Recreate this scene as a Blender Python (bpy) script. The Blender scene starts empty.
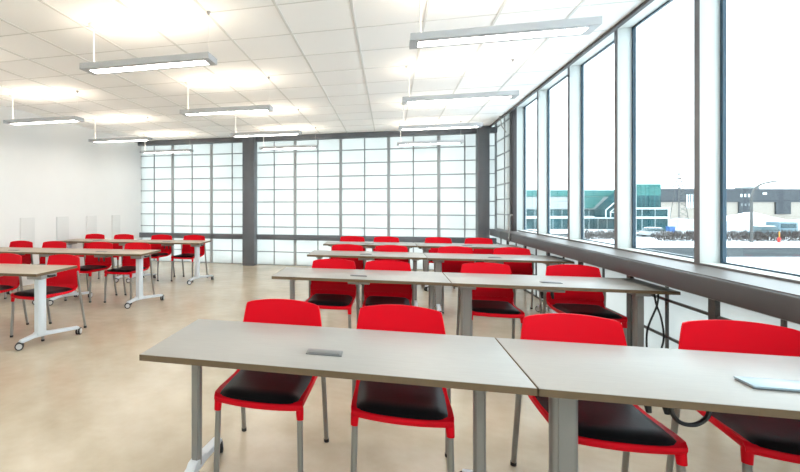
import bpy, bmesh, math, random
from mathutils import Vector, Matrix
random.seed(7)
sc = bpy.context.scene
COL = sc.collection
PI = math.pi

# ------------------------------------------------------------------ camera geometry
CAM_H, FPX, PPX, PPY, YAW = 1.383, 430.0, 285.3, 206.7, 0.236
cY, sY = math.cos(YAW), math.sin(YAW)

# ------------------------------------------------------------------ materials
def new_mat(name):
    m = bpy.data.materials.new(name); m.use_nodes = True
    nt = m.node_tree
    b = nt.nodes.get('Principled BSDF')
    return m, nt, b

def srgb(r, g, b):
    f = lambda c: (c/255/12.92) if c/255 <= .04045 else ((c/255+.055)/1.055)**2.4
    return (f(r), f(g), f(b), 1)

def pmat(name, col, rough=.5, metal=0.0, spec=.5, noise=0.0, scale=20, coat=0, bump=0, stretch=None):
    m, nt, b = new_mat(name)
    b.inputs['Base Color'].default_value = col
    b.inputs['Roughness'].default_value = rough
    b.inputs['Metallic'].default_value = metal
    b.inputs['Specular IOR Level'].default_value = spec
    if coat: b.inputs['Coat Weight'].default_value = coat
    if noise or bump:
        tc = nt.nodes.new('ShaderNodeTexCoord'); mp = nt.nodes.new('ShaderNodeMapping')
        if stretch: mp.inputs['Scale'].default_value = stretch
        nz = nt.nodes.new('ShaderNodeTexNoise'); nz.inputs['Scale'].default_value = scale
        nz.inputs['Detail'].default_value = 6
        nt.links.new(tc.outputs['Object'], mp.inputs[0]); nt.links.new(mp.outputs[0], nz.inputs['Vector'])
        if noise:
            rp = nt.nodes.new('ShaderNodeMapRange'); rp.inputs[1].default_value = .25; rp.inputs[2].default_value = .75
            rp.inputs[3].default_value = 1-noise; rp.inputs[4].default_value = 1+noise
            mx = nt.nodes.new('ShaderNodeVectorMath'); mx.operation = 'SCALE'
            mx.inputs[0].default_value = col[:3]
            nt.links.new(nz.outputs['Fac'], rp.inputs[0]); nt.links.new(rp.outputs[0], mx.inputs['Scale'])
            nt.links.new(mx.outputs[0], b.inputs['Base Color'])
        if bump:
            bp = nt.nodes.new('ShaderNodeBump'); bp.inputs['Strength'].default_value = bump; bp.inputs['Distance'].default_value = .002
            nt.links.new(nz.outputs['Fac'], bp.inputs['Height']); nt.links.new(bp.outputs[0], b.inputs['Normal'])
    return m

def emit(name, col, strength):
    m, nt, b = new_mat(name)
    b.inputs['Base Color'].default_value = (.8, .8, .8, 1)
    b.inputs['Emission Color'].default_value = col
    b.inputs['Emission Strength'].default_value = strength
    return m

MAT = {}
MAT['red'] = pmat('red_plastic', (.66, .001, .011, 1), .42, spec=.12)
MAT['pad'] = pmat('black_vinyl', (.006, .006, .008, 1), .5, spec=.22, noise=.2, scale=60, bump=.15)
MAT['leg'] = pmat('grey_leg_steel', (.27, .26, .24, 1), .34, metal=.45)
MAT['rubber'] = pmat('black_rubber', (.015, .015, .016, 1), .6)
MAT['top'] = pmat('pale_laminate', (.30, .292, .275, 1), .40, spec=.35, noise=.055, scale=9, stretch=(1.2, 22, 22))
MAT['topbeige'] = pmat('beige_laminate', (.36, .30, .235, 1), .40, spec=.35, noise=.055, scale=9, stretch=(1.2, 22, 22))  # same laminate as the pale tops, warm lamplight put into the colour
MAT['edge'] = pmat('brown_edge_band', (.125, .080, .040, 1), .55, noise=.08, scale=30)
MAT['tableleg'] = pmat('light_grey_powder_coat', (.58, .62, .66, 1), .4, metal=.1)
MAT['alu'] = pmat('grey_aluminium', (.27, .26, .25, 1), .35, metal=.4)  # same coat as the left block legs, darkened as if backlit
MAT['bracket'] = pmat('bracket_grey', (.33, .32, .31, 1), .45, metal=.2)
MAT['wheelhub'] = pmat('caster_hub', (.5, .5, .5, 1), .4)
MAT['socket'] = pmat('socket_lid_grey', (.15, .155, .16, 1), .38, metal=.3)
MAT['lidpale'] = pmat('socket_lid_aluminium', (.30, .38, .43, 1), .35, metal=.3)
MAT['darkmetal'] = pmat('dark_grey_steel', (.125, .135, .15, 1), .45, noise=.04, scale=8)
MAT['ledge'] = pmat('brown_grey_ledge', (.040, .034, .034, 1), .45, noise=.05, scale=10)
MAT['grid'] = pmat('grey_glazing_bar', (.34, .36, .37, 1), .5)
MAT['gridthin'] = pmat('thin_glazing_bar', (.27, .285, .29, 1), .5)
MAT['mullion'] = pmat('pale_aluminium_mullion', (.62, .64, .62, 1), .45, metal=.0)
MAT['cap'] = pmat('grey_brown_mullion_cap', (.125, .115, .115, 1), .45)  # grey covers; backlit contrast with the window-lit sides put into colour
MAT['griddark'] = pmat('dark_glazing_bar', (.075, .072, .07, 1), .5)
MAT['ledgetop'] = pmat('brown_grey_ledge_top', (.105, .088, .080, 1), .45, noise=.04, scale=10)  # ledge colour lightened, window light on its top put into the tone
MAT['gasket'] = pmat('dark_blue_gasket', (.012, .045, .075, 1), .3)
MAT['wall'] = pmat('white_wall_paint', (.74, .745, .745, 1), .75, noise=.01, scale=3)
MAT['wallpanel'] = pmat('pale_grey_panel', (.65, .66, .66, 1), .7)
MAT['tbar'] = pmat('ceiling_tee_bar', (.66, .66, .645, 1), .5)
MAT['housing'] = pmat('luminaire_housing', (.50, .51, .53, 1), .4, metal=.3)
MAT['white'] = pmat('white_enamel', (.8, .8, .78, 1), .45)
MAT['diffuser'] = emit('lit_diffuser', (1, .95, .88, 1), 9.5)
MAT['uplight'] = emit('warm_uplight', (1, .83, .64, 1), 5.5)
MAT['cable'] = pmat('black_cable', (.01, .01, .012, 1), .45)
MAT['chrome'] = pmat('chrome', (.6, .6, .6, 1), .2, metal=1)
# outdoors
MAT['snow'] = pmat('snow', (.78, .79, .81, 1), .85, noise=.04, scale=.6)
MAT['slush'] = pmat('dirty_snow', (.30, .31, .32, 1), .9, spec=.1, noise=.15, scale=.35)
MAT['asphalt'] = pmat('wet_asphalt', (.062, .068, .072, 1), .95, spec=.0, noise=.12, scale=.5)
MAT['teal'] = pmat('teal_glazing', (.003, .048, .058, 1), .3, spec=.15, noise=.6, scale=.35)
MAT['tealpale'] = pmat('pale_teal_glazing', (.03, .15, .14, 1), .3, spec=.2, noise=.25, scale=.5)
MAT['pale'] = pmat('pale_cladding', (.30, .32, .325, 1), .6)
MAT['palegrey'] = pmat('grey_cladding', (.14, .155, .16, 1), .6, noise=.1, scale=.6)
MAT['frame'] = pmat('white_window_frame', (.62, .66, .66, 1), .5)
MAT['whdark'] = pmat('slate_cladding', (.015, .020, .027, 1), .6, noise=.08, scale=.4)
MAT['whbeige'] = pmat('beige_block', (.26, .225, .19, 1), .7, noise=.06, scale=.6)
MAT['steelpost'] = pmat('galvanised_pole', (.05, .048, .046, 1), .5)
MAT['twig'] = pmat('bare_hedge_twigs', (.05, .036, .032, 1), .9)
MAT['hydred'] = pmat('hydrant_red', (.42, .02, .015, 1), .5)
MAT['hydyel'] = pmat('marker_orange', (.6, .22, .02, 1), .5)
MAT['carblue'] = pmat('car_paint_blue_grey', (.09, .15, .18, 1), .3)
MAT['cargrey'] = pmat('car_paint_silver', (.26, .27, .28, 1), .3)
MAT['carglass'] = pmat('car_glass', (.02, .05, .06, 1), .1)
MAT['tyre'] = pmat('tyre', (.012, .012, .012, 1), .8)
MAT['blue'] = pmat('blue_bin', (.02, .10, .30, 1), .5)

def floor_mat():
    m, nt, b = new_mat('polished_concrete')
    tc = nt.nodes.new('ShaderNodeTexCoord')
    n1 = nt.nodes.new('ShaderNodeTexNoise'); n1.inputs['Scale'].default_value = .9; n1.inputs['Detail'].default_value = 8; n1.inputs['Roughness'].default_value = .62
    n2 = nt.nodes.new('ShaderNodeTexNoise'); n2.inputs['Scale'].default_value = 7; n2.inputs['Detail'].default_value = 8
    ad = nt.nodes.new('ShaderNodeMath'); ad.operation = 'MULTIPLY_ADD'; ad.inputs[1].default_value = .35
    nt.links.new(tc.outputs['Object'], n1.inputs['Vector']); nt.links.new(tc.outputs['Object'], n2.inputs['Vector'])
    nt.links.new(n2.outputs['Fac'], ad.inputs[0]); nt.links.new(n1.outputs['Fac'], ad.inputs[2])
    cr = nt.nodes.new('ShaderNodeValToRGB')
    cr.color_ramp.elements[0].position = .48; cr.color_ramp.elements[0].color = (.37, .312, .228, 1)
    cr.color_ramp.elements[1].position = .86; cr.color_ramp.elements[1].color = (.50, .435, .335, 1)
    nt.links.new(ad.outputs[0], cr.inputs[0]); nt.links.new(cr.outputs[0], b.inputs['Base Color'])
    rr = nt.nodes.new('ShaderNodeMapRange'); rr.inputs[3].default_value = .19; rr.inputs[4].default_value = .30
    nt.links.new(n1.outputs['Fac'], rr.inputs[0]); nt.links.new(rr.outputs[0], b.inputs['Roughness'])
    b.inputs['Specular IOR Level'].default_value = .5
    return m
MAT['floor'] = floor_mat()

def ceil_mat():
    m, nt, b = new_mat('acoustic_tile')
    tc = nt.nodes.new('ShaderNodeTexCoord')
    mp = nt.nodes.new('ShaderNodeMapping'); mp.inputs['Location'].default_value = (.908/.61, -4.047/.61, 0); mp.inputs['Scale'].default_value = (1/.61, 1/.61, 1)
    fl = nt.nodes.new('ShaderNodeVectorMath'); fl.operation = 'FLOOR'
    wn = nt.nodes.new('ShaderNodeTexWhiteNoise')
    rp = nt.nodes.new('ShaderNodeMapRange'); rp.inputs[3].default_value = .89; rp.inputs[4].default_value = .915
    nt.links.new(tc.outputs['Object'], mp.inputs[0]); nt.links.new(mp.outputs[0], fl.inputs[0]); nt.links.new(fl.outputs[0], wn.inputs[0])
    nt.links.new(wn.outputs['Value'], rp.inputs[0])
    cb = nt.nodes.new('ShaderNodeCombineColor')
    for i in range(3): nt.links.new(rp.outputs[0], cb.inputs[i])
    nt.links.new(cb.outputs[0], b.inputs['Base Color'])
    b.inputs['Roughness'].default_value = .9
    nz = nt.nodes.new('ShaderNodeTexNoise'); nz.inputs['Scale'].default_value = 160
    bp = nt.nodes.new('ShaderNodeBump'); bp.inputs['Strength'].default_value = .12; bp.inputs['Distance'].default_value = .002
    nt.links.new(tc.outputs['Object'], nz.inputs['Vector']); nt.links.new(nz.outputs['Fac'], bp.inputs['Height']); nt.links.new(bp.outputs[0], b.inputs['Normal'])
    return m
MAT['ceiling'] = ceil_mat()

def shoji_mat():
    m, nt, b = new_mat('translucent_fibreglass_panel')
    out = nt.nodes['Material Output']
    tr = nt.nodes.new('ShaderNodeBsdfTranslucent'); df = nt.nodes.new('ShaderNodeBsdfDiffuse'); mx = nt.nodes.new('ShaderNodeMixShader')
    df.inputs['Color'].default_value = (.80, .82, .81, 1)
    tc = nt.nodes.new('ShaderNodeTexCoord'); nz = nt.nodes.new('ShaderNodeTexNoise'); nz.inputs['Scale'].default_value = 2.2; nz.inputs['Detail'].default_value = 3
    cr = nt.nodes.new('ShaderNodeValToRGB')
    cr.color_ramp.elements[0].position = .3; cr.color_ramp.elements[0].color = (.53, .555, .54, 1)
    cr.color_ramp.elements[1].position = .75; cr.color_ramp.elements[1].color = (.61, .63, .615, 1)
    nt.links.new(tc.outputs['Object'], nz.inputs['Vector']); nt.links.new(nz.outputs['Fac'], cr.inputs[0]); nt.links.new(cr.outputs[0], tr.inputs['Color'])
    mx.inputs[0].default_value = .42
    nt.links.new(tr.outputs[0], mx.inputs[1]); nt.links.new(df.outputs[0], mx.inputs[2]); nt.links.new(mx.outputs[0], out.inputs['Surface'])
    return m
MAT['shoji'] = shoji_mat()

def glass_mat():
    m, nt, b = new_mat('window_glass')
    out = nt.nodes['Material Output']
    tr = nt.nodes.new('ShaderNodeBsdfTransparent'); tr.inputs['Color'].default_value = (.82, .86, .86, 1)
    gl = nt.nodes.new('ShaderNodeBsdfGlossy'); gl.inputs['Roughness'].default_value = .02
    lw = nt.nodes.new('ShaderNodeLayerWeight'); lw.inputs['Blend'].default_value = .5
    pw = nt.nodes.new('ShaderNodeMath'); pw.operation = 'POWER'; pw.inputs[1].default_value = 5
    fr = nt.nodes.new('ShaderNodeMath'); fr.operation = 'MULTIPLY_ADD'; fr.inputs[1].default_value = .6; fr.inputs[2].default_value = .025
    nt.links.new(lw.outputs['Facing'], pw.inputs[0]); nt.links.new(pw.outputs[0], fr.inputs[0])
    mx = nt.nodes.new('ShaderNodeMixShader')
    nt.links.new(fr.outputs[0], mx.inputs[0]); nt.links.new(tr.outputs[0], mx.inputs[1]); nt.links.new(gl.outputs[0], mx.inputs[2]); nt.links.new(mx.outputs[0], out.inputs['Surface'])
    return m
MAT['glass'] = glass_mat()

# ------------------------------------------------------------------ mesh builder
class M:
    def __init__(s): s.v = []; s.f = []
    def add(s, vs, fs):
        o = len(s.v); s.v += [tuple(p) for p in vs]; s.f += [tuple(i+o for i in f) for f in fs]; return s
    def box(s, x0, x1, y0, y1, z0, z1):
        return s.add([(x0,y0,z0),(x1,y0,z0),(x1,y1,z0),(x0,y1,z0),(x0,y0,z1),(x1,y0,z1),(x1,y1,z1),(x0,y1,z1)],
                     [(3,2,1,0),(4,5,6,7),(0,1,5,4),(1,2,6,5),(2,3,7,6),(3,0,4,7)])
    def tube(s, pts, r, n=10):
        pts = [Vector(p) for p in pts]; rs = r if isinstance(r, (list, tuple)) else [r]*len(pts)
        vs, fs = [], []; up = None
        for i, p in enumerate(pts):
            t = (pts[min(i+1, len(pts)-1)]-pts[max(i-1, 0)]).normalized()
            if up is None:
                a = Vector((0, 0, 1)) if abs(t.z) < .9 else Vector((1, 0, 0)); up = a
            u = (up - t*up.dot(t)).normalized(); w = t.cross(u); up = u
            for k in range(n):
                an = 2*PI*k/n; vs.append(p + (u*math.cos(an)+w*math.sin(an))*rs[i])
        for i in range(len(pts)-1):
            for k in range(n):
                a = i*n+k; b = i*n+(k+1) % n; fs.append((a, b, b+n, a+n))
        fs.append(tuple(reversed(range(n)))); fs.append(tuple(range((len(pts)-1)*n, len(pts)*n)))
        return s.add(vs, fs)
    def prism(s, poly, axis, a, b):
        # poly: list of 2D points; extruded along axis from a to b
        def P(p, h):
            return {'x': (h, p[0], p[1]), 'y': (p[0], h, p[1]), 'z': (p[0], p[1], h)}[axis]
        n = len(poly); vs = [P(p, a) for p in poly]+[P(p, b) for p in poly]
        fs = [tuple(range(n)), tuple(reversed(range(n, 2*n)))]+[(i, i+n, (i+1) % n+n, (i+1) % n) for i in range(n)]
        return s.add(vs, fs)
    def shell(s, P, th):
        # P[i][j] grid of points -> closed thin solid, offset along normals
        nu, nv = len(P), len(P[0]); P = [[Vector(p) for p in row] for row in P]
        vs = []
        for i in range(nu):
            for j in range(nv):
                du = P[min(i+1, nu-1)][j]-P[max(i-1, 0)][j]; dv = P[i][min(j+1, nv-1)]-P[i][max(j-1, 0)]
                nn = du.cross(dv).normalized(); vs.append(P[i][j]); vs.append(P[i][j]-nn*th)
        ix = lambda i, j, k: (i*nv+j)*2+k
        fs = []
        for i in range(nu-1):
            for j in range(nv-1):
                fs.append((ix(i,j,0), ix(i+1,j,0), ix(i+1,j+1,0), ix(i,j+1,0)))
                fs.append((ix(i,j,1), ix(i,j+1,1), ix(i+1,j+1,1), ix(i+1,j,1)))
        for i in range(nu-1):
            fs.append((ix(i,0,0), ix(i,0,1), ix(i+1,0,1), ix(i+1,0,0)))
            fs.append((ix(i,nv-1,0), ix(i+1,nv-1,0), ix(i+1,nv-1,1), ix(i,nv-1,1)))
        for j in range(nv-1):
            fs.append((ix(0,j,0), ix(0,j+1,0), ix(0,j+1,1), ix(0,j,1)))
            fs.append((ix(nu-1,j,0), ix(nu-1,j,1), ix(nu-1,j+1,1), ix(nu-1,j+1,0)))
        return s.add(vs, fs)
    def build(s, name, mat, parent=None, bevel=0, smooth=True, seg=2):
        me = bpy.data.meshes.new(name)
        bm = bmesh.new()
        vs = [bm.verts.new(p) for p in s.v]
        for f in s.f:
            try: bm.faces.new([vs[i] for i in f])
            except ValueError: pass
        bmesh.ops.recalc_face_normals(bm, faces=bm.faces)
        if bevel:
            es = [e for e in bm.edges if len(e.link_faces) == 2 and e.calc_face_angle(0) > .5]
            bmesh.ops.bevel(bm, geom=es, offset=bevel, segments=seg, profile=.5, affect='EDGES', clamp_overlap=True)
        bm.to_mesh(me); bm.free()
        me.materials.append(MAT[mat] if isinstance(mat, str) else mat)
        if smooth:
            for p in me.polygons: p.use_smooth = True
            me.set_sharp_from_angle(angle=math.radians(38))
        o = bpy.data.objects.new(name, me); COL.objects.link(o)
        if parent is not None: o.parent = parent
        return o

def tag(o, label=None, cat=None, group=None, kind=None):
    if label: o['label'] = label
    if cat: o['category'] = cat
    if group: o['group'] = group
    if kind: o['kind'] = kind
    return o
def thing(name, label, cat, loc=(0,0,0), rz=0, group=None):
    o = bpy.data.objects.new(name, None); COL.objects.link(o)
    o.empty_display_size = .1; o.location = loc; o.rotation_euler = (0, 0, rz)
    return tag(o, label, cat, group)
def struct(o): o['kind'] = 'structure'; return o
def dup(o, parent=None):
    c = o.copy(); COL.objects.link(c); c.parent = parent
    for ch in list(o.children): dup(ch, c)
    return c

# ------------------------------------------------------------------ room shell
YB, YF = 9.9, -2.5          # back wall, wall behind the camera
XL = -6.2                   # left wall
XP = 2.2                    # plane of the low glazed panels by the windows
XM, XG = 2.32, 2.46         # front of the mullions, plane of the glass
HC = 3.05
struct(M().box(XL-.2, 2.5, YF-.2, YB+.2, -.25, 0).build('floor', 'floor', smooth=False))
struct(M().box(XL-.2, 2.03, YF-.2, YB+.2, HC, HC+.12).build('ceiling', 'ceiling', smooth=False))
struct(M().box(XL-.2, XL, YF-.2, YB+.2, 0, HC).build('wall_left', 'wall', smooth=False))
struct(M().box(XL, 2.5, YF-.06, YF, 0, 3.42).build('wall_rear', 'shoji', smooth=False))  # unseen wall, made translucent to add light from behind the camera
# pocket above the window head
struct(M().box(2.03, 2.06, YF, YB, HC, 3.42).box(2.03, 2.62, YF, YB+.2, 3.42, 3.5).build('trim_1', 'wall', smooth=False))
# ceiling tee bars
tb = M()
x = -.908-.61*8
while x < 2.03:
    if x > XL: tb.box(x-.011, x+.011, YF, YB, HC-.006, HC+.01)
    x += .61
struct(tb.build('trim_2', 'tbar', smooth=False))
tb = M()
y = 4.047-.61*10
while y < YB:
    if y > YF: tb.box(XL, 2.03, y-.006, y+.006, HC-.003, HC+.01)
    y += .61
struct(tb.build('trim_3', 'tbar', smooth=False))
struct(M().box(2.015, 2.05, YF, YB, HC-.03, HC+.03).build('trim_4', 'ledge', smooth=False))

# back wall of translucent panels
wb = struct(M().box(XL, XP+.1, YB, YB+.06, 0, 3.42).build('wall_back', 'shoji', smooth=False))
rows = [.0, .31, .90, 1.20, 1.495, 1.79, 2.085, 2.38, 2.675, 2.97]
for X in (-5.30, -4.25, -2.14, -1.07, 0.0, 1.06):
    M().box(X-.033, X+.033, YB-.03, YB, 0, HC).build('mullion', 'grid', wb, smooth=False)
for X in (-5.82, -4.77, -3.71, -2.65, -1.60, -.53, .53, 1.59):
    M().box(X-.012, X+.012, YB-.018, YB, 0, HC).build('glazing_bar', 'gridthin', wb, smooth=False)
for z in rows:
    M().box(XL, XP, YB-.018, YB, max(z-.011, 0), z+.011).build('glazing_bar', 'gridthin', wb, smooth=False)
struct(M().box(XL, XP, YB-.09, YB-.031, .60, .725).build('trim_5', 'darkmetal', bevel=.004))
struct(M().box(XL, XP, YB-.16, YB-.031, 2.93, HC).build('trim_6', 'darkmetal', bevel=.004))
struct(M().box(-3.35, -3.06, YB-.30, YB-.031, 0, HC-.001).build('trim_7', 'darkmetal', bevel=.012))
struct(M().box(1.80, 2.02, YB-.32, YB-.031, 0, HC-.001).build('trim_8', 'darkmetal', bevel=.008))

# right hand wall: low translucent panels, full height panels in the far corner
wr = struct(M().box(XP, XP+.05, YF, YB, 0, .86).build('wall_right', 'shoji', smooth=False))
Y = 3.58-1.06*5
while Y < YB:
    M().box(XP-.03, XP, Y-.033, Y+.033, 0, .84).build('mullion', 'griddark', wr, smooth=False)
    if Y+.53 < YB: M().box(XP-.016, XP, Y+.53-.011, Y+.53+.011, 0, .84).build('glazing_bar', 'griddark', wr, smooth=False)
    Y += 1.06
for z in (0, .317, .617):
    M().box(XP-.016, XP, YF, YB, z, z+.020).build('glazing_bar', 'griddark', wr, smooth=False)
wc = struct(M().box(XP, XP+.05, 8.72, YB, .86, 3.42).build('wall_corner', 'shoji', smooth=False))
M().box(XP-.03, XP, 9.78, 9.84, .9, 3.42).build('mullion', 'grid', wc, smooth=False)
M().box(XP-.018, XP, 9.12, 9.145, .9, 3.42).build('glazing_bar', 'gridthin', wc, smooth=False)
for k in range(9):
    z = .93+.3*k
    M().box(XP-.018, XP, 8.72, YB, z-.011, z+.011).build('glazing_bar', 'gridthin', wc, smooth=False)
struct(M().box(XP-.02, XP+.07, 8.60, 8.74, .9, 3.42).build('trim_9', 'ledge', bevel=.006))
# ledge below the windows
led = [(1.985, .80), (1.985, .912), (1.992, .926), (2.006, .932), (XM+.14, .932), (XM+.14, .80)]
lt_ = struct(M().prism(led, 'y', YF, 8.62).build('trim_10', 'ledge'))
M().box(2.008, XM+.10, YF, 8.60, .9325, .937).build('ledge_top', 'ledgetop', lt_, smooth=False)  # thin plate carrying the lighter, window-lit tone
struct(M().prism([(2.02, .80), (2.02, .92), (2.03, .93), (2.3, .93), (2.3, .80)], 'y', 8.625, YB-.33).build('trim_11', 'darkmetal'))
struct(M().box(2.06, XP, YF, 8.62, .775, .80).build('trim_12', 'leg', smooth=False))
# windows
MY = [3.977+1.219*k for k in range(-5, 5)]
n = 13
for y in MY:
    tm = struct(M().box(XM, XG+.03, y-.0275, y+.0275, .932, 3.42).build('trim_%d' % n, 'mullion', bevel=.003)); n += 1
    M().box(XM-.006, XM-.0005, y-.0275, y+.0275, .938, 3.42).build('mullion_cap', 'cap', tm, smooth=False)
for i in range(len(MY)-1):
    y0, y1 = MY[i]+.0275, MY[i+1]-.0275
    w = struct(M().box(XM, XG+.03, y0, y1, 3.24, 3.42).box(XM+.004, XG+.03, y0, y1, .932, .954).build('window_%d' % (i+1), 'mullion', smooth=False))
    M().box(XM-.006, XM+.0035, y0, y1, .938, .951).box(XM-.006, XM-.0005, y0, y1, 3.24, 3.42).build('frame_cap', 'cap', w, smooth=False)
    g = M(); a, b = XG-.012, XG+.012
    g.box(a, b, y0, y0+.028, .954, 3.24); g.box(a, b, y1-.028, y1, .954, 3.24)
    g.box(a, b, y0+.028, y1-.028, .954, .966); g.box(a, b, y0+.028, y1-.028, 3.222, 3.24)
    g.build('gasket', 'gasket', w, smooth=False)
    M().box(XG-.003, XG+.003, y0+.028, y1-.028, .966, 3.222).build('window_pane', 'glass', w, smooth=False)
struct(M().box(XM, XG+.03, MY[-1]+.0275, 8.98, .932, 3.42).build('trim_%d' % n, 'mullion', smooth=False)); n += 1
struct(M().box(XM, XG+.03, YF, MY[0]-.0275, .932, 3.42).build('trim_%d' % n, 'mullion', smooth=False)); n += 1

# pale panels on the left wall
wpl = ['nearest', 'second', 'third', 'farthest']
for k in range(4):
    y = 6.15+.845*k
    o = M().box(XL+.0005, XL+.018, y, y+.31, .55, 1.19).build('wall_panel', 'wallpanel', bevel=.003)
    tag(o, ['pale grey panel on the white left wall, the one farthest left in the photo', 'pale grey panel on the white left wall, second from the left',
            'pale grey panel on the white left wall, third from the left', 'pale grey panel on the white left wall, the one nearest the glazed back wall'][k], 'wall panel', 'grey panels on the left wall')
# conduit in the far right corner
t = M().tube([(1.968, 7.9, .79), (1.968, 7.9, 1.20), (1.972, 7.9, 1.228), (1.985, 7.9, 1.242), (2.02, 7.9, 1.245)], .012)
t.box(1.955, 1.984, 7.875, 7.925, .85, .875)
tag(t.build('conduit_pipe', 'leg'), 'thin upright grey pipe clipped to the ledge near the dark corner post', 'pipe')
# shade cord bracket at the top of that corner
t = M().tube([(2.0, 8.62, HC-.03), (2.02, 8.62, HC-.18), (2.10, 8.64, HC-.30)], .009).box(1.98, 2.02, 8.60, 8.64, HC-.04, HC)
struct(t.build('trim_0', 'leg'))

# ------------------------------------------------------------------ pendant lights
LZ = 2.62; LL = 1.245
def make_light():
    r = thing('pendant_light', 'x', 'ceiling light')
    h = M(); L = LL/2; W = .095; t = .052
    # housing: sides, ends, web
    h.box(-L, L, -W, -W+.05, 0, t); h.box(-L, L, W-.03, W, 0, t)
    h.box(-L, -L+.06, -W+.05, W-.03, 0, t); h.box(L-.06, L, -W+.05, W-.03, 0, t)
    h.box(-L+.06, L-.06, -W+.05, W-.03, .02, .03)
    h.build('housing', 'housing', r, smooth=False)
    M().box(-L+.061, L-.061, -W+.051, W-.031, .006, .0195).build('diffuser', 'diffuser', r, smooth=False)
    M().box(-L+.06, L-.06, -W+.052, W-.032, .0305, .046).build('uplight_lens', 'uplight', r, smooth=False)
    H = HC-LZ
    M().tube([(-L+.11, 0, .03), (-L+.085, 0, .07), (-L+.075, 0, .12), (-L+.075, 0, H-.05), (-L+.085, 0, H-.03)], .007, 8).build('power_cord', 'white', r)
    M().tube([(-L+.085, 0, H), (-L+.085, 0, H-.012), (-L+.085, 0, H-.034)], [.055, .052, .018], 16).build('ceiling_canopy', 'white', r)
    M().tube([(L-.04, 0, .03), (L-.04, 0, H-.02)], .0013, 6).build('suspension_cable', 'white', r)
    c = M().tube([(L-.04, 0, H), (L-.04, 0, H-.006), (L-.04, 0, H-.03)], [.02, .018, .006], 10); c.build('cable_grip', 'bracket', r)
    return r
lx = {'right': .78, 'centre': -2.08, 'left': -4.94}
ly = [3.42, 5.32, 7.18, 8.92, 1.55, -.30]  # last two rows continue the grid unseen, added to light the near room
lights = [('right', 0, 'large pendant light nearest the windows, crossing the top right of the photo'),
          ('right', 1, 'slim pendant light behind the large one in the row beside the windows'),
          ('right', 2, 'pendant light just below the ceiling edge near the dark corner column'),
          ('right', 3, 'faint pendant light in front of the glazed back wall left of the corner column'),
          ('centre', 0, 'pendant light at upper left, the largest of the warm lit ones'),
          ('centre', 1, 'pendant light behind the large upper left one, hung over the middle aisle'),
          ('centre', 2, 'pendant light overlapping the dark header above the grey wall column'),
          ('centre', 3, 'faint pendant light in front of the glazed wall just right of the grey column'),
          ('left', 1, 'pendant light at the far left edge of the photo beside the white wall'),
          ('left', 2, 'pendant light along the white wall, between the far left one and the glazed wall'),
          ('left', 3, 'faint pendant light in front of the glazed wall left of the grey column'),
          ('left', 0, 'pendant light beside the white wall, outside the photo to the left'),  # out of view as well, added to light the near left
          ('left', 4, 'pendant light by the white wall level with the foreground tables'), ('left', 5, 'pendant light by the white wall behind the viewer'),
          ('centre', 4, 'pendant light over the middle aisle above the viewer'), ('centre', 5, 'pendant light over the middle aisle behind the viewer'),
          ('right', 4, 'pendant light above the foreground tables by the windows'), ('right', 5, 'pendant light by the windows behind the viewer')]
L0 = make_light()
for i, (c, r, lab) in enumerate(lights):
    o = L0 if i == 0 else dup(L0)
    o.location = (lx[c], ly[r], LZ); o['label'] = lab; o['group'] = 'suspended ceiling lights'
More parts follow.
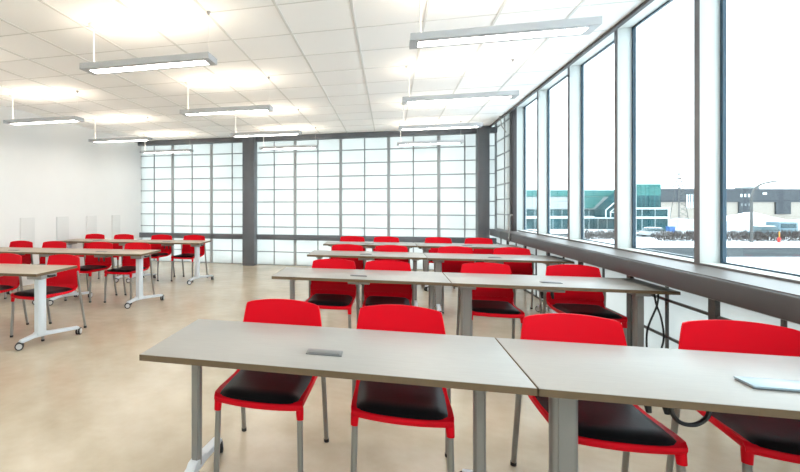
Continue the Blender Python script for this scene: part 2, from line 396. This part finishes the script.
# ------------------------------------------------------------------ chairs
def chair_w(z):
    # half width of the backrest against height
    P = [(.44, .228), (.51, .236), (.60, .243), (.68, .239), (.74, .230), (.805, .219), (.84, .214)]
    for (a, wa), (b, wb_) in zip(P, P[1:]):
        if z <= b: return wa+(wb_-wa)*max(0, (z-a)/(b-a))
    return P[-1][1]
def make_chair():
    r = thing('stacking_chair', 'x', 'chair')
    # seat shell: front apron, waterfall edge, pan, sweep up to the back
    prof = [(-.272, .420, .219), (-.280, .436, .221), (-.277, .449, .222), (-.262, .455, .223), (-.20, .456, .224), (-.12, .451, .224), (0, .445, .224),
            (.09, .447, .225), (.145, .458, .226), (.172, .480, .228), (.184, .512, .236)]
    nu = 17
    G = []
    for i in range(nu):
        u = -1+2*i/(nu-1); row = []
        for k, (y, z, w) in enumerate(prof):
            rim = .010*max(0, (abs(u)-.82)/.18)**1.5 if 3 <= k <= 7 else 0
            zz = z+rim
            yy = y-(.030*(1-u*u) if k < 4 else .018*(1-u*u) if k < 5 else 0)+(-.022*u*u if k >= 9 else 0)
            row.append((w*u, yy, zz))
        G.append(row)
    sm = M().shell(G, .012)
    for sx in (-1, 1):      # sleeves that grip the front legs and side skirts running back
        sm.tube([(sx*.205, -.256, .448), (sx*.206, -.259, .425), (sx*.209, -.264, .376)], [.016, .0195, .0170], 12)
        pts = [(sx*.214, -.255, .441), (sx*.217, -.12, .439), (sx*.219, 0, .436), (sx*.221, .09, .442), (sx*.225, .145, .458), (sx*.232, .178, .50)]
        sm.tube(pts, [.011, .010, .009, .010, .011, .009], 8)
    sm.build('seat', 'red', r)
    # backrest
    nv = 15; G = []
    z0, z1 = .510, .811
    for i in range(nu):
        u = -1+2*i/(nu-1); row = []
        for j in range(nv):
            v = j/(nv-1)
            arch = .021*(1-u*u)*v**2
            z = z0+(z1-z0)*v
            w = chair_w(z)
            if v > .94: w -= .002*((v-.94)/.06)**2       # rounded top corners
            corner = .004*max(0, (abs(u)-.9)/.1)**2*max(0, (v-.85)/.15)**2
            y = .180+.006*math.sin(v*PI)+.052*v-.026*u*u
            row.append((w*u, y, z+arch-corner))
        G.append(row)
    M().shell(G, .012).build('backrest', 'red', r)
    # cushion
    nx, ny = 15, 17; G = []
    top = {}
    vs, fs = [], []
    for i in range(nx):
        u = -1+2*i/(nx-1)
        for j in range(ny):
            v = -1+2*j/(ny-1)
            y = -.065+.205*v
            w = .214-.008*(v+1)/2
            # squircle outline
            k = (abs(u)**6+abs(v)**6)
            sx = u*(1-.035*abs(v)**8); sv = v*(1-.03*abs(u)**6)
            edge = max(abs(u), abs(v))
            d = 1-max(0, (edge-.72)/.28)**2.2
            yy = -.068+.212*sv-(.020*(1-u*u)*max(0, -v))
            base = .452 if yy < .05 else .452+max(0, yy-.05)*.08
            z = base+.026*d+.004*(1-u*u)-(.004*max(0, (-v-.75)/.25))
            vs.append((w*sx, yy, z))
    for i in range(nx-1):
        for j in range(ny-1):
            a = i*ny+j; fs.append((a, a+ny, a+ny+1, a+1))
    nb = len(vs)
    for i in range(nx):
        for j in range(ny):
            x_, y_, z_ = vs[i*ny+j]; vs.append((x_, y_, min(z_, .450)-.003))
    for i in range(nx-1):
        for j in range(ny-1):
            a = nb+i*ny+j; fs.append((a, a+1, a+ny+1, a+ny))
    for i in range(nx-1):
        for j in (0, ny-1):
            a = i*ny+j; fs.append((a, a+ny, a+ny+nb, a+nb))
    for j in range(ny-1):
        for i in (0, nx-1):
            a = i*ny+j; fs.append((a, a+1, a+1+nb, a+nb))
    M().add(vs, fs).build('seat_cushion', 'pad', r)
    for sx in (-1, 1):
        l = M().tube([(sx*.206, -.258, .43), (sx*.214, -.272, .012)], .0145, 12).build('leg', 'leg', r)
        M().tube([(sx*.214, -.272, .0), (sx*.214, -.272, .02)], .0165, 10).build('foot_cap', 'rubber', l)
    for sx in (-1, 1):
        l = M().tube([(sx*.246, .162, .66), (sx*.247, .172, .58), (sx*.248, .186, .46), (sx*.250, .200, .36), (sx*.256, .262, .012)], [.010, .0135, .0145, .0145, .0135], 12).build('leg', 'leg', r)
        M().tube([(sx*.256, .264, .0), (sx*.256, .262, .02)], .0155, 10).build('foot_cap', 'rubber', l)
    return r

chairs = []
def row(pts, rz, labs, group):
    for (x, y), lab in zip(pts, labs): chairs.append((x, y, rz, lab, group))
row([(-.615, 2.26), (.058, 2.265), (.905, 2.26), (1.61, 2.30)], 0,
    ['red chair with black seat at the nearest table, leftmost of the front row', 'red chair at the nearest table, second from the left in the front row',
     'red chair at the nearest table, third in the front row, right of the seam', 'red chair cut by the right edge of the photo, nearest the windows'], 'front row of red chairs')
row([(-.565, 4.32), (-.012, 4.33), (.925, 4.37), (1.70, 4.40)], 0,
    ['red chair at the second table row, leftmost of that row', 'red chair at the second table row, second from the left, black seat showing',
     'red chair at the second table row, right behind the grey table leg by the seam', 'red chair at the second table row, closest to the window ledge'], 'second row of red chairs')
row([(-.60, 6.16), (.035, 6.16), (.90, 6.17), (1.62, 6.18)], 0,
    ['red chair at the third table row, leftmost of that row', 'red chair at the third table row, second from the left',
     'red chair at the third table row, third from the left, right of the seam', 'red chair at the third table row, last one toward the windows'], 'third row of red chairs')
row([(-.67, 7.98), (-.04, 7.98), (.87, 8.02), (1.55, 8.02)], 0,
    ['red chair in the farthest row by the glazed wall, leftmost one', 'red chair in the farthest row by the glazed wall, second from the left',
     'red chair in the farthest row by the glazed wall, third from the left', 'red chair in the farthest row, in front of the dark corner column'], 'farthest row of red chairs')
rl = math.radians(4)
row([(-3.655, 4.01), (-4.39, 3.95)], rl,
    ['red chair at the nearest left table, the whole one beside its white end leg', 'red chair cut by the left edge of the photo at the nearest left table'], 'chairs at the nearest left table')
row([(-5.80, 5.57), (-5.21, 5.62), (-4.40, 5.66), (-3.76, 5.69)], rl,
    ['red chair at the second left table row, leftmost of its four', 'red chair at the second left table row, second from the left',
     'red chair at the second left table row, third from the left', 'red chair at the second left table row, beside the white end leg'], 'chairs at the second left table row')
row([(-5.83, 7.41), (-5.19, 7.45), (-4.38, 7.50), (-3.695, 7.53)], rl,
    ['red chair at the farthest left table row, leftmost of its four', 'red chair at the farthest left table row, second from the left',
     'red chair at the farthest left table row, third from the left, against the glazed wall', 'red chair at the farthest left table row, beside its white end leg'], 'chairs at the farthest left table row')
C0 = make_chair()
for i, (x, y, rz, lab, gp) in enumerate(chairs):
    o = C0 if i == 0 else dup(C0)
    o.location = (x, y, 0); o.rotation_euler = (0, 0, {2: 0, 3: -.13, 16: -.08, 17: -.05}.get(i, -.03 if i >= 16 else random.uniform(-.02, .02))); o['label'] = lab; o['group'] = gp

# ------------------------------------------------------------------ tables
def make_table(L, kind, label):
    r = thing('training_table', label, 'table')
    D = .61; T = .74; th = .026
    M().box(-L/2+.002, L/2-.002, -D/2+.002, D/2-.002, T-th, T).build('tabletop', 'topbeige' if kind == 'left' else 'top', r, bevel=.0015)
    e = M(); a, b = L/2, D/2
    e.box(-a, a, -b, -b+.004, T-th-.001, T-.0015); e.box(-a, a, b-.004, b, T-th-.001, T-.0015)
    e.box(-a, -a+.004, -b, b, T-th-.001, T-.0015); e.box(a-.004, a, -b, b, T-th-.001, T-.0015)
    e.build('edge_band', 'edge', r, smooth=False)
    cw, cd, i0, i1 = {'left': (.085, .10, .115, .115), 'slim': (.050, .045, .13, .13), 'wide': (.095, .06, .14, .19)}[kind]
    for side, X in ((-1, -L/2+i0), (1, L/2-i1)):
        yo = {'wide': -.13, 'left': -.11, 'slim': 0}[kind]
        if kind == 'wide' and side == 1: cw = .07
        # fixing plate and tilting bracket under the top
        M().box(X-.10, X+.10, -.16, .16, T-th-.006, T-th-.0005).build('fixing_plate', 'edge' if kind != 'left' else 'bracket', r, bevel=.001)
        bw = .055 if kind == 'left' else .018
        M().box(X-cw/2-bw, X+cw/2+.022, yo-.07, yo+.16, T-th-(.052 if kind == 'left' else .042), T-th-.0065).build('tilt_bracket', 'bracket', r, bevel=.006)
        M().tube([(X+side*(cw/2+.01), yo+.02, T-th-.026), (X+side*(cw/2+.045), yo+.02, T-th-.03), (X+side*(cw/2+.05), yo+.09, T-th-.032)], .011, 8).build('tilt_handle', 'rubber', r)
        z0, z1 = .105, T-th-.04
        lg = M()
        rr = min(cw, cd)*.42
        pr = []
        for qx, qy, a0 in ((1, 1, 0), (-1, 1, PI/2), (-1, -1, PI), (1, -1, 1.5*PI)):
            for k in range(5):
                an = a0+PI/2*k/4
                pr.append((X+qx*(cw/2-rr)+rr*math.cos(an), yo+qy*(cd/2-rr)+rr*math.sin(an)))
        lg.prism(pr, 'z', z0, z1)
        # flat cover strips on the column faces
        lg.box(X-cw*.28, X+cw*.28, yo-cd/2-.003, yo+cd/2+.003, z0+.01, z1)
        lm = 'tableleg' if kind == 'left' else 'alu'
        leg = lg.build('leg', lm, r)
        f = M(); hw = min(cw*.5, .024)
        fa, fb = (.20, .41) if kind == 'left' else (.285, .285)
        yc = yo if kind == 'left' else 0
        f.prism([(yc-fa, .070), (yc-fa+.01, .092), (yo-.07, .120), (yo-.05, .135), (yo+.05, .135), (yo+.07, .120), (yc+fb-.01, .092), (yc+fb, .070), (yc+fb-.03, .064), (yo+.07, .084), (yo-.07, .084), (yc-fa+.03, .064)], 'x', X-hw, X+hw)
        ft = -.40 if kind == 'left' else 0      # feet of the left block are turned
        def turn(mb):
            mb.v = [(X+(vx-X)*math.cos(ft)-(vy-yc)*math.sin(ft), yc+(vx-X)*math.sin(ft)+(vy-yc)*math.cos(ft), vz) for vx, vy, vz in mb.v]; return mb
        turn(f).build('foot', 'tableleg', leg, bevel=.004)
        for q in (-1, 1):
            cy = yc+(fb-.013 if q > 0 else .013-fa); an = .6*q
            w = M()
            dx, dy = math.cos(an), math.sin(an)
            for off in (-.013, .013):
                c = Vector((X+dx*off, cy+.012*q+dy*off, .038))
                h = Vector((dx, dy, 0))*.009
                w.tube([c-h, c-h*.8, c+h*.8, c+h], [.029, .038, .038, .029], 18)
            turn(w).build('caster', 'rubber', leg)
            hb = M(); c = Vector((X, cy+.012*q, .038)); h = Vector((dx, dy, 0))*.0245
            hb.tube([c-h, c+h], .027, 16)
            hb.tube([(X, cy, .04), (X, cy, .078)], .012, 10)
            turn(hb).build('caster_hub', 'wheelhub', leg)
    # power socket with lid in the top, box and plugs under it
    if label.startswith('grey topped table nearest'):
        s = M().box(-.055, .24, -.14, -.055, T+.0005, T+.004).build('power_socket', 'socket', r, bevel=.001)
        l = M().box(-.055, .24, -.145, -.05, T+.005, T+.013)
        l.build('socket_lid', 'lidpale', s, bevel=.002)
    else:
        s = M().box(-.078, .078, -.142, -.075, T+.0003, T+.005).build('power_socket', 'socket', r, bevel=.0015)
        M().box(-.068, .068, -.135, -.084, T+.005, T+.008).build('socket_lid', 'socket', s, bevel=.001)
    M().box(-.10, .10, -.13, -.01, T-th-.05, T-th-.001).build('socket_box', 'bracket', r, bevel=.003)
    if kind != 'slim':
        for px in ((-.345, -.285) if label.startswith('grey topped table nearest') else (-.06, .02)):
            p = M().tube([(px, -.075, T-th-.05), (px, -.075, T-th-.075), (px+.006, -.078, T-th-.115)], [.013, .014, .009], 10)
            p.build('plug', 'rubber', r)
    return r
RT = [  # right hand block
 (-.275, 1.985, 1.568, 'slim', 'grey topped table across the foreground, left of the seam'),
 (1.303, 2.00, 1.58, 'wide', 'grey topped table nearest the windows in the foreground, pale open socket lid on it'),
 (-.272, 4.155, 1.57, 'slim', 'table in the second row of the right block, left of the seam'),
 (1.332, 4.165, 1.63, 'wide', 'table in the second row whose right end reaches under the window ledge'),
 (-.30, 5.99, 1.543, 'slim', 'table in the third row of the right block, left of the seam'),
 (1.295, 5.99, 1.64, 'wide', 'table in the third row of the right block, right part by the window ledge'),
 (-.327, 7.68, 1.555, 'slim', 'table in the last row before the glazed back wall, left of the seam'),
 (1.25, 7.68, 1.58, 'wide', 'table in the last row before the dark corner column, right of the seam')]
for x, y, L, k, lab in RT:
    o = make_table(L, k, lab); o.location = (x, y, 0); o.rotation_euler = (0, 0, .010); o['group'] = 'tables in the right hand block'
LT = [(-3.99, 3.69, 'beige topped table nearest the camera on the left, white wheeled end leg in full view'),
      (-3.98, 5.44, 'beige topped table in the second left row, right one with white end leg'),
      (-5.38, 5.34, 'beige topped table in the second left row, left one cut by the photo edge'),
      (-3.97, 7.28, 'beige topped table in the farthest left row, right one before the glazed wall'),
      (-5.37, 7.18, 'beige topped table in the farthest left row, left one close to the white wall')]
T0 = None
for x, y, lab in LT:
    if T0 is None: T0 = make_table(1.40, 'left', lab); o = T0
    else: o = dup(T0); o['label'] = lab
    o.location = (x, y, 0); o.rotation_euler = (0, 0, rl); o['group'] = 'tables in the left hand block'

# cables
def cable(pts, label, r=.0055):
    # smooth through points (Catmull-Rom)
    P = [Vector(p) for p in pts]; Q = []
    for i in range(len(P)-1):
        p0 = P[max(i-1, 0)]; p1 = P[i]; p2 = P[i+1]; p3 = P[min(i+2, len(P)-1)]
        for k in range(8):
            t = k/8
            Q.append(.5*((2*p1)+(p2-p0)*t+(2*p0-5*p1+4*p2-p3)*t*t+(3*p1-p0-3*p2+p3)*t**3))
    Q.append(P[-1])
    return tag(M().tube(Q, r, 8).build('power_cable', 'cable'), label, 'cable')
cable([(2.07, 3.99, .706), (2.06, 3.99, .60), (1.99, 3.98, .40), (2.00, 3.99, .18), (2.05, 4.02, .03), (2.12, 4.08, .006)], 'black cable hanging straight down from the second row table end by the windows', .007)
cable([(2.022, 3.95, .706), (2.04, 3.96, .62), (2.08, 3.97, .50), (2.10, 3.98, .34), (2.06, 3.98, .15), (2.08, 3.95, .03), (2.14, 3.9, .006)], 'black cable bowing out beside the straight one at the second row table end', .007)
cable([(1.025, 1.90, .66), (1.03, 1.90, .61), (1.06, 1.90, .578), (1.11, 1.905, .578), (1.15, 1.91, .62), (1.155, 1.93, .705)], 'black cable looping below the foreground table between the two right chairs', .008)

# ------------------------------------------------------------------ outdoors
GZ = -3.3
def W(px, zc, Z=GZ):
    l = (px-PPX)/FPX*zc
    return (l*cY-zc*sY, l*sY+zc*cY, Z)
def LX(px, zc): return (px-PPX)/FPX*zc
def LZ_(py, zc): return CAM_H-(py-PPY)/FPX*zc
g = M().box(4.0, 700, -300, 700, GZ-.5, GZ)
struct(g.build('ground', 'snow', smooth=False))
# road parallel to the view plane
rd = bpy.data.objects.new('x', None)
def frame_obj(mb, name, mat, zc, px, **k):
    o = mb.build(name, mat, **k); o.location = W(px, zc); o.rotation_euler = (0, 0, YAW); return o
struct(frame_obj(M().box(-38, 90, -4.5, 4.5, .0, .03), 'road', 'asphalt', 44.5, 780, smooth=False))
struct(frame_obj(M().box(-60, 90, -4, 4, .0, .02), 'parking_lot', 'asphalt', 71, 700, smooth=False))

struct(frame_obj(M().box(-8, 90, -14, 22, .0, .03), 'yard', 'slush', 82, 700, smooth=False))
# teal office building
zc = 90
ob = thing('office_building', 'teal glazed office building with a gabled glass entrance beyond the windows', 'building', W(590, zc), YAW)
x0 = LX(590, zc)
def bx(px0, px1, py0, py1, d0, d1, zz=zc):
    return (LX(px0, zz)-x0, LX(px1, zz)-x0, d0, d1, LZ_(py1, zz)-GZ, LZ_(py0, zz)-GZ)
M().box(*bx(505, 624, 190.5, 231, .3, 25)).build('wall', 'pale', ob, smooth=False)
M().box(*bx(505, 624, 190, 196.5, 0, .3)).build('window_band', 'tealpale', ob, smooth=False)
M().box(*bx(505, 624, 197, 209, .1, .3)).build('cladding_band', 'pale', ob, smooth=False)
M().box(*bx(505, 624, 209.5, 216, .02, .3)).build('window_band', 'teal', ob, smooth=False)
M().box(*bx(505, 624, 216, 218.6, -.15, .3)).build('sill_band', 'frame', ob, smooth=False)
M().box(*bx(505, 624, 218.6, 229, .02, .3)).build('window_band', 'teal', ob, smooth=False)
M().box(*bx(505, 624, 229, 237, -.05, .3)).build('plinth', 'palegrey', ob, smooth=False)
for p in range(508, 624, 9):
    M().box(*bx(p-.1, p+.1, 209.5, 229, -.03, .02)).build('window_mullion', 'frame', ob, smooth=False)
# entrance gable with sloping glass roof
def gp(px, py): return (LX(px, zc)-x0, LZ_(py, zc)-GZ)
M().prism([gp(594, 217), gp(594, 209.5), gp(614, 191.5), gp(623, 199.5), gp(623, 217)], 'y', -3.8, -.2).build('entrance_gable', 'teal', ob, smooth=False)
M().prism([gp(583, 197), gp(603, 197), gp(592, 208.5), gp(583, 208.5)], 'y', -.25, 0).build('sloping_glass', 'tealpale', ob, smooth=False)
def bar(a, b, d=-3.9, r=.11):
    (xa, za), (xb, zb) = gp(*a), gp(*b)
    return M().tube([(xa, d, za), (xb, d, zb)], r, 6)
for a, b in (((592, 210), (614.5, 190.5)), ((614.5, 190.5), (624, 199)), ((596, 212), (614.5, 196)), ((592, 210), (592, 218)), ((596.5, 212), (596.5, 218)), ((581, 217.6), (623, 217.6)),
             ((596.5, 212), (623, 212)), ((614.5, 190.5), (614.5, 199)), ((602, 201), (604.5, 204))):
    bar(a, b).build('gable_frame', 'frame', ob)
zc2 = 78
wb2 = thing('office_wing', 'taller teal glass office wing right of the gabled entrance', 'building', W(645, zc2), YAW)
x0 = LX(645, zc2)
B = lambda *a: bx(*a, zz=zc2)
M().box(*B(632, 661, 184.3, 230, .3, 2)).build('wall', 'teal', wb2, smooth=False)
M().box(*B(632, 661, 184, 195.5, 0, .3)).build('window_band', 'tealpale', wb2, smooth=False)
M().box(*B(632, 661, 195.5, 207.5, 0, .3)).build('window_band', 'teal', wb2, smooth=False)
M().box(*B(625, 668, 207.5, 209.3, -.4, 2)).build('cornice', 'frame', wb2, smooth=False)
M().box(*B(625, 666.5, 209.3, 216.5, -.2, .3)).build('window_band', 'teal', wb2, smooth=False)
M().box(*B(625, 668, 216.5, 218.6, -.4, 2)).build('cornice', 'frame', wb2, smooth=False)
M().box(*B(625, 666.5, 218.6, 230, -.2, .3)).build('window_band', 'teal', wb2, smooth=False)
M().box(*B(666.5, 668, 208, 230.2, -.4, 2)).build('corner_pier', 'frame', wb2, smooth=False)
M().box(*B(625, 667.8, 230, 234, -.2, .3)).build('plinth', 'palegrey', wb2, smooth=False)
for p in (636.5, 641, 645.5, 650, 654.5, 659):
    M().box(*B(p-.12, p+.12, 184.3, 207.5, -.05, 0)).build('window_mullion', 'tealpale', wb2, smooth=False)
for y_ in (188, 192):
    M().box(*B(632, 661, y_-.12, y_+.12, -.05, 0)).build('window_mullion', 'teal', wb2, smooth=False)
for p in (641, 654):
    M().box(*B(p-.09, p+.09, 209.3, 230, -.26, -.2)).build('window_mullion', 'frame', wb2, smooth=False)

# warehouse
zc3 = 150
wh = thing('warehouse', 'long low slate and beige warehouse behind the snow mounds', 'building', W(740, zc3), YAW+.05)
x0 = LX(740, zc3)
B = lambda *a: bx(*a, zz=zc3)
M().box(*B(640, 900, 202, 222, .4, 30)).build('wall', 'whbeige', wh, smooth=False)
M().box(*B(640, 900, 188.8, 202, 0, 30)).build('slate_band', 'whdark', wh, smooth=False)
for a, b in ((739, 753), (778, 794), (818, 834)):
    M().box(*B(a, b, 202, 214, -.1, .4)).build('loading_bay', 'whdark', wh, smooth=False)
for a in (683.5, 686, 688.5, 691, 693.5):
    M().box(*B(a, a+.7, 194.5, 208, -.3, .0)).build('white_pilaster', 'frame', wh, smooth=False)
for a in (740.5, 744.5, 748.5):
    M().box(*B(a, a+1.6, 194, 197, -.12, 0)).build('window_pane', 'frame', wh, smooth=False)
    M().box(*B(a, a+1.6, 203.5, 206, -.2, -.1)).build('window_pane', 'palegrey', wh, smooth=False)
M().box(*B(764, 768, 192.5, 194.5, -.15, 0)).build('wall_lamp', 'frame', wh, smooth=False)
M().box(*B(764, 778, 186.2, 188.8, 5, 9)).build('roof_unit', 'palegrey', wh, smooth=False)

# snow mounds
def mound(px, zc, L, D, H, label, seed, mat='snow'):
    rnd = random.Random(seed); nx, ny = 36, 14
    ph = [rnd.uniform(0, 6) for _ in range(6)]
    vs, fs = [], []
    for i in range(nx+1):
        for j in range(ny+1):
            u = -1+2*i/nx; v = -1+2*j/ny
            e = max(0, 1-abs(u)**3)**.7*max(0, 1-v*v)
            z = H*e*(.72+.16*math.sin(5*u+ph[0])+.08*math.sin(13*u+ph[1]+2*v)+.05*math.sin(27*u+ph[2]+5*v))
            vs.append((u*L/2, v*D/2, z))
    for i in range(nx):
        for j in range(ny):
            a = i*(ny+1)+j; fs.append((a, a+ny+1, a+ny+2, a+1))
    o = M().add(vs, fs).build('snow_mound', mat); o.location = W(px, zc, GZ-.05); o.rotation_euler = (0, 0, YAW)
    tag(o, label, 'snow')
mound(742, 116, 26, 10, 3.4, 'high white snow mound below the warehouse, left of the lamp post arm', 1)
mound(785, 100, 34, 9, 2.2, 'lower grey snow bank right of the lamp post in front of the warehouse', 2, 'slush')
mound(682, 96, 20, 8, 2.4, 'grey snow bank between the teal office wing and the window mullion', 3, 'slush')

# hedges
def hedge(px0, px1, zc, h, label, seed):
    rnd = random.Random(seed); L = LX(px1, zc)-LX(px0, zc)
    m = M(); n = int(L*260)
    for _ in range(n):
        x_ = rnd.uniform(-L/2, L/2); y_ = rnd.gauss(0, .45); top = h*(.75+.25*math.sin(x_*1.7+seed)**2)
        z_ = rnd.uniform(0, top*.85); l = rnd.uniform(.25, .5); a = rnd.uniform(0, 6.28); t_ = rnd.uniform(.2, .9)
        d = Vector((math.cos(a)*t_, math.sin(a)*t_, 1)).normalized()*l; s_ = Vector((-math.sin(a), math.cos(a), 0))*.04
        p = Vector((x_, y_, z_))
        m.add([p-s_, p+s_, p+d+Vector((0, 0, .02)), p+Vector((0, 0, .05))-d*.05], [(0, 1, 2), (1, 3, 2), (3, 0, 2), (0, 3, 1)])
    o = m.build('hedge', 'twig', smooth=False); o.location = W((px0+px1)/2, zc); o.rotation_euler = (0, 0, YAW)
    tag(o, label, 'hedge')
hedge(726, 812, 58.5, 1.55, 'bare brown hedge along the road behind the lamp post', 4)
hedge(657, 700, 58.5, 1.5, 'bare brown hedge beyond the road below the snow bank right of the office', 5)
hedge(578, 632, 62, 1.4, 'bare brown hedge in front of the gabled office entrance', 6)

# street lamp
zc = 57
sl = thing('street_lamp', 'curved arm street lamp standing beyond the road', 'street lamp', W(751.5, zc), YAW)
k = zc/FPX
M().tube([(0, 0, 0), (0, 0, .25)], .22, 12).build('base', 'steelpost', sl)
pts = [(0, 0, .2), (0, 0, 6.0)]
for px, py in ((752, 195), (753.5, 190.5), (756.5, 187), (761, 184.3), (766, 182.8), (771, 182)):
    pts.append(((px-751.5)*k, 0, LZ_(py, zc)-GZ))
M().tube(pts[:2], [.17, .14], 10).build('pole', 'steelpost', sl)
M().tube(pts[1:], [.14, .135, .13, .125, .12, .115, .11], 10).build('arm', 'steelpost', sl)
M().box(19*k, 24.5*k, -.17, .17, LZ_(182.4, zc)-GZ, LZ_(181, zc)-GZ).build('lamp_head', 'steelpost', sl, bevel=.03)
# hydrant with marker rod
hy = thing('fire_hydrant', 'red fire hydrant with an orange marker rod beyond the road', 'hydrant', W(779, 56), YAW)
M().tube([(0, 0, 0), (0, 0, .1), (0, 0, .11), (0, 0, .55), (0, 0, .56), (0, 0, .62), (0, 0, .72)], [.2, .2, .14, .14, .18, .16, .05], 14).build('barrel', 'hydred', hy)
M().tube([(-.24, 0, .42), (.24, 0, .42)], .075, 10).build('outlet', 'hydred', hy)
M().tube([(.05, 0, .7), (.05, 0, 1.45)], .055, 8).build('marker_rod', 'hydyel', hy)
# pylon
zc = 135
py_ = thing('transmission_tower', 'faint lattice power pylon between the office wing and the warehouse', 'pylon', W(679, zc), YAW)
k = zc/FPX; zt = LZ_(171.5, zc)-GZ
lt = M()
for sx in (-1, 1):
    for sy in (-1, 1):
        lt.tube([(sx*1.6, sy*1.6, 0), (sx*.45, sy*.45, zt*.8), (0, 0, zt)], .09, 5)
for j in range(9):
    a, b = j/10*zt, (j+1)/10*zt
    wa, wb_ = 1.6-1.15*a/zt/.8, 1.6-1.15*b/zt/.8
    lt.tube([(-wa, -wa, a), (wb_, -wb_, b)], .07, 4); lt.tube([(wa, -wa, a), (-wb_, -wb_, b)], .07, 4)
lt.build('lattice_mast', 'steelpost', py_)
for yy, hw in ((180, 8.2), (186.5, 7.0)):
    z_ = LZ_(yy, zc)-GZ
    M().tube([(-hw*k, 0, z_), (0, 0, z_+.5), (hw*k, 0, z_)], .15, 5).tube([(-hw*k, 0, z_), (0, 0, z_-.6), (hw*k, 0, z_)], .12, 5).build('cross_arm', 'steelpost', py_)
# vehicles
def car(px, zc, label, paint, L=4.4, H=1.5, rz=0, name='car'):
    r = thing(name, label, 'car', W(px, zc), YAW+rz)
    h = L/2
    M().prism([(-h, .35), (-h, .75), (-h*.9, .9), (-h*.5, .98), (h*.55, .98), (h*.95, .85), (h, .6), (h, .35)], 'y', -.85, .85).build('body', paint, r, bevel=.05)
    M().prism([(-h*.85, .95), (-h*.62, H-.05), (-h*.5, H), (h*.05, H), (h*.2, H-.05), (h*.5, .95)], 'y', -.72, .72).build('cabin_glass', 'carglass', r, bevel=.04)
    M().prism([(-h*.66, H-.06), (-h*.52, H+.02), (h*.06, H+.02), (h*.22, H-.06)], 'y', -.74, .74).build('roof', 'snow', r, bevel=.02)
    for sx in (-.62, .6):
        for sy in (-.8, .8):
            M().tube([(sx*h, sy-.09, .33), (sx*h, sy+.09, .33)], .33, 16).build('wheel', 'tyre', r)
car(768, 66, 'blue grey parked car with a snowy roof behind the hedge', 'carblue', L=4.8, H=1.75)
car(656, 66, 'silver parked car in front of the teal office wing', 'cargrey', L=4.0, H=1.5)
zc = 70
vn = thing('utility_van', 'boxy teal grey van parked behind the hedge right of the lamp post', 'van', W(782, zc), YAW)
M().box(-1.6, 1.5, -.95, .95, .45, 2.2).build('body', 'carblue', vn, bevel=.08)
M().box(-1.3, 1.2, -.97, -.955, 1.25, 1.95).build('side_window', 'carglass', vn, smooth=False)
M().box(-1.5, 1.4, -.9, .9, 2.21, 2.32).build('roof_snow', 'snow', vn, bevel=.03)
for sx in (-1.05, 1.0):
    for sy in (-.86, .86):
        M().tube([(sx, sy-.09, .35), (sx, sy+.09, .35)], .35, 16).build('wheel', 'tyre', vn)
bn = thing('refuse_bin', 'small blue refuse bin beside the teal office wing', 'bin', W(670.5, 76), YAW)
M().prism([(-.42, 0), (.42, 0), (.5, 1.1), (-.5, 1.1)], 'y', -.4, .4).build('body', 'blue', bn, bevel=.03)
M().box(-.53, .53, -.45, .45, 1.1, 1.2).build('lid', 'blue', bn, bevel=.03)

# ------------------------------------------------------------------ sky, camera, view
w = bpy.data.worlds.new('sky'); sc.world = w; w.use_nodes = True
bg = w.node_tree.nodes['Background']
bg.inputs[0].default_value = (.84, .93, 1.0, 1); bg.inputs[1].default_value = 2.1

cam = bpy.data.cameras.new('camera'); co = bpy.data.objects.new('camera', cam); COL.objects.link(co)
co.location = (0, 0, CAM_H); co.rotation_euler = (PI/2, 0, YAW)
cam.sensor_fit = 'HORIZONTAL'; cam.sensor_width = 36; cam.lens = FPX/800*36
cam.shift_x = (400-PPX)/800; cam.shift_y = -(236-PPY)/800
cam.clip_start = .05; cam.clip_end = 2000
sc.camera = co
for o in list(bpy.data.objects):
    if o.name == 'x': bpy.data.objects.remove(o)
sc.view_settings.view_transform = 'Standard'; sc.view_settings.look = 'None'
sc.view_settings.gamma = 1; sc.view_settings.use_curve_mapping = False
sc.view_settings.exposure = 1.72
sc.cycles.use_denoising = True
sc.cycles.max_bounces = 14; sc.cycles.diffuse_bounces = 8; sc.cycles.glossy_bounces = 4; sc.cycles.transparent_max_bounces = 8
sc.cycles.sample_clamp_indirect = 8
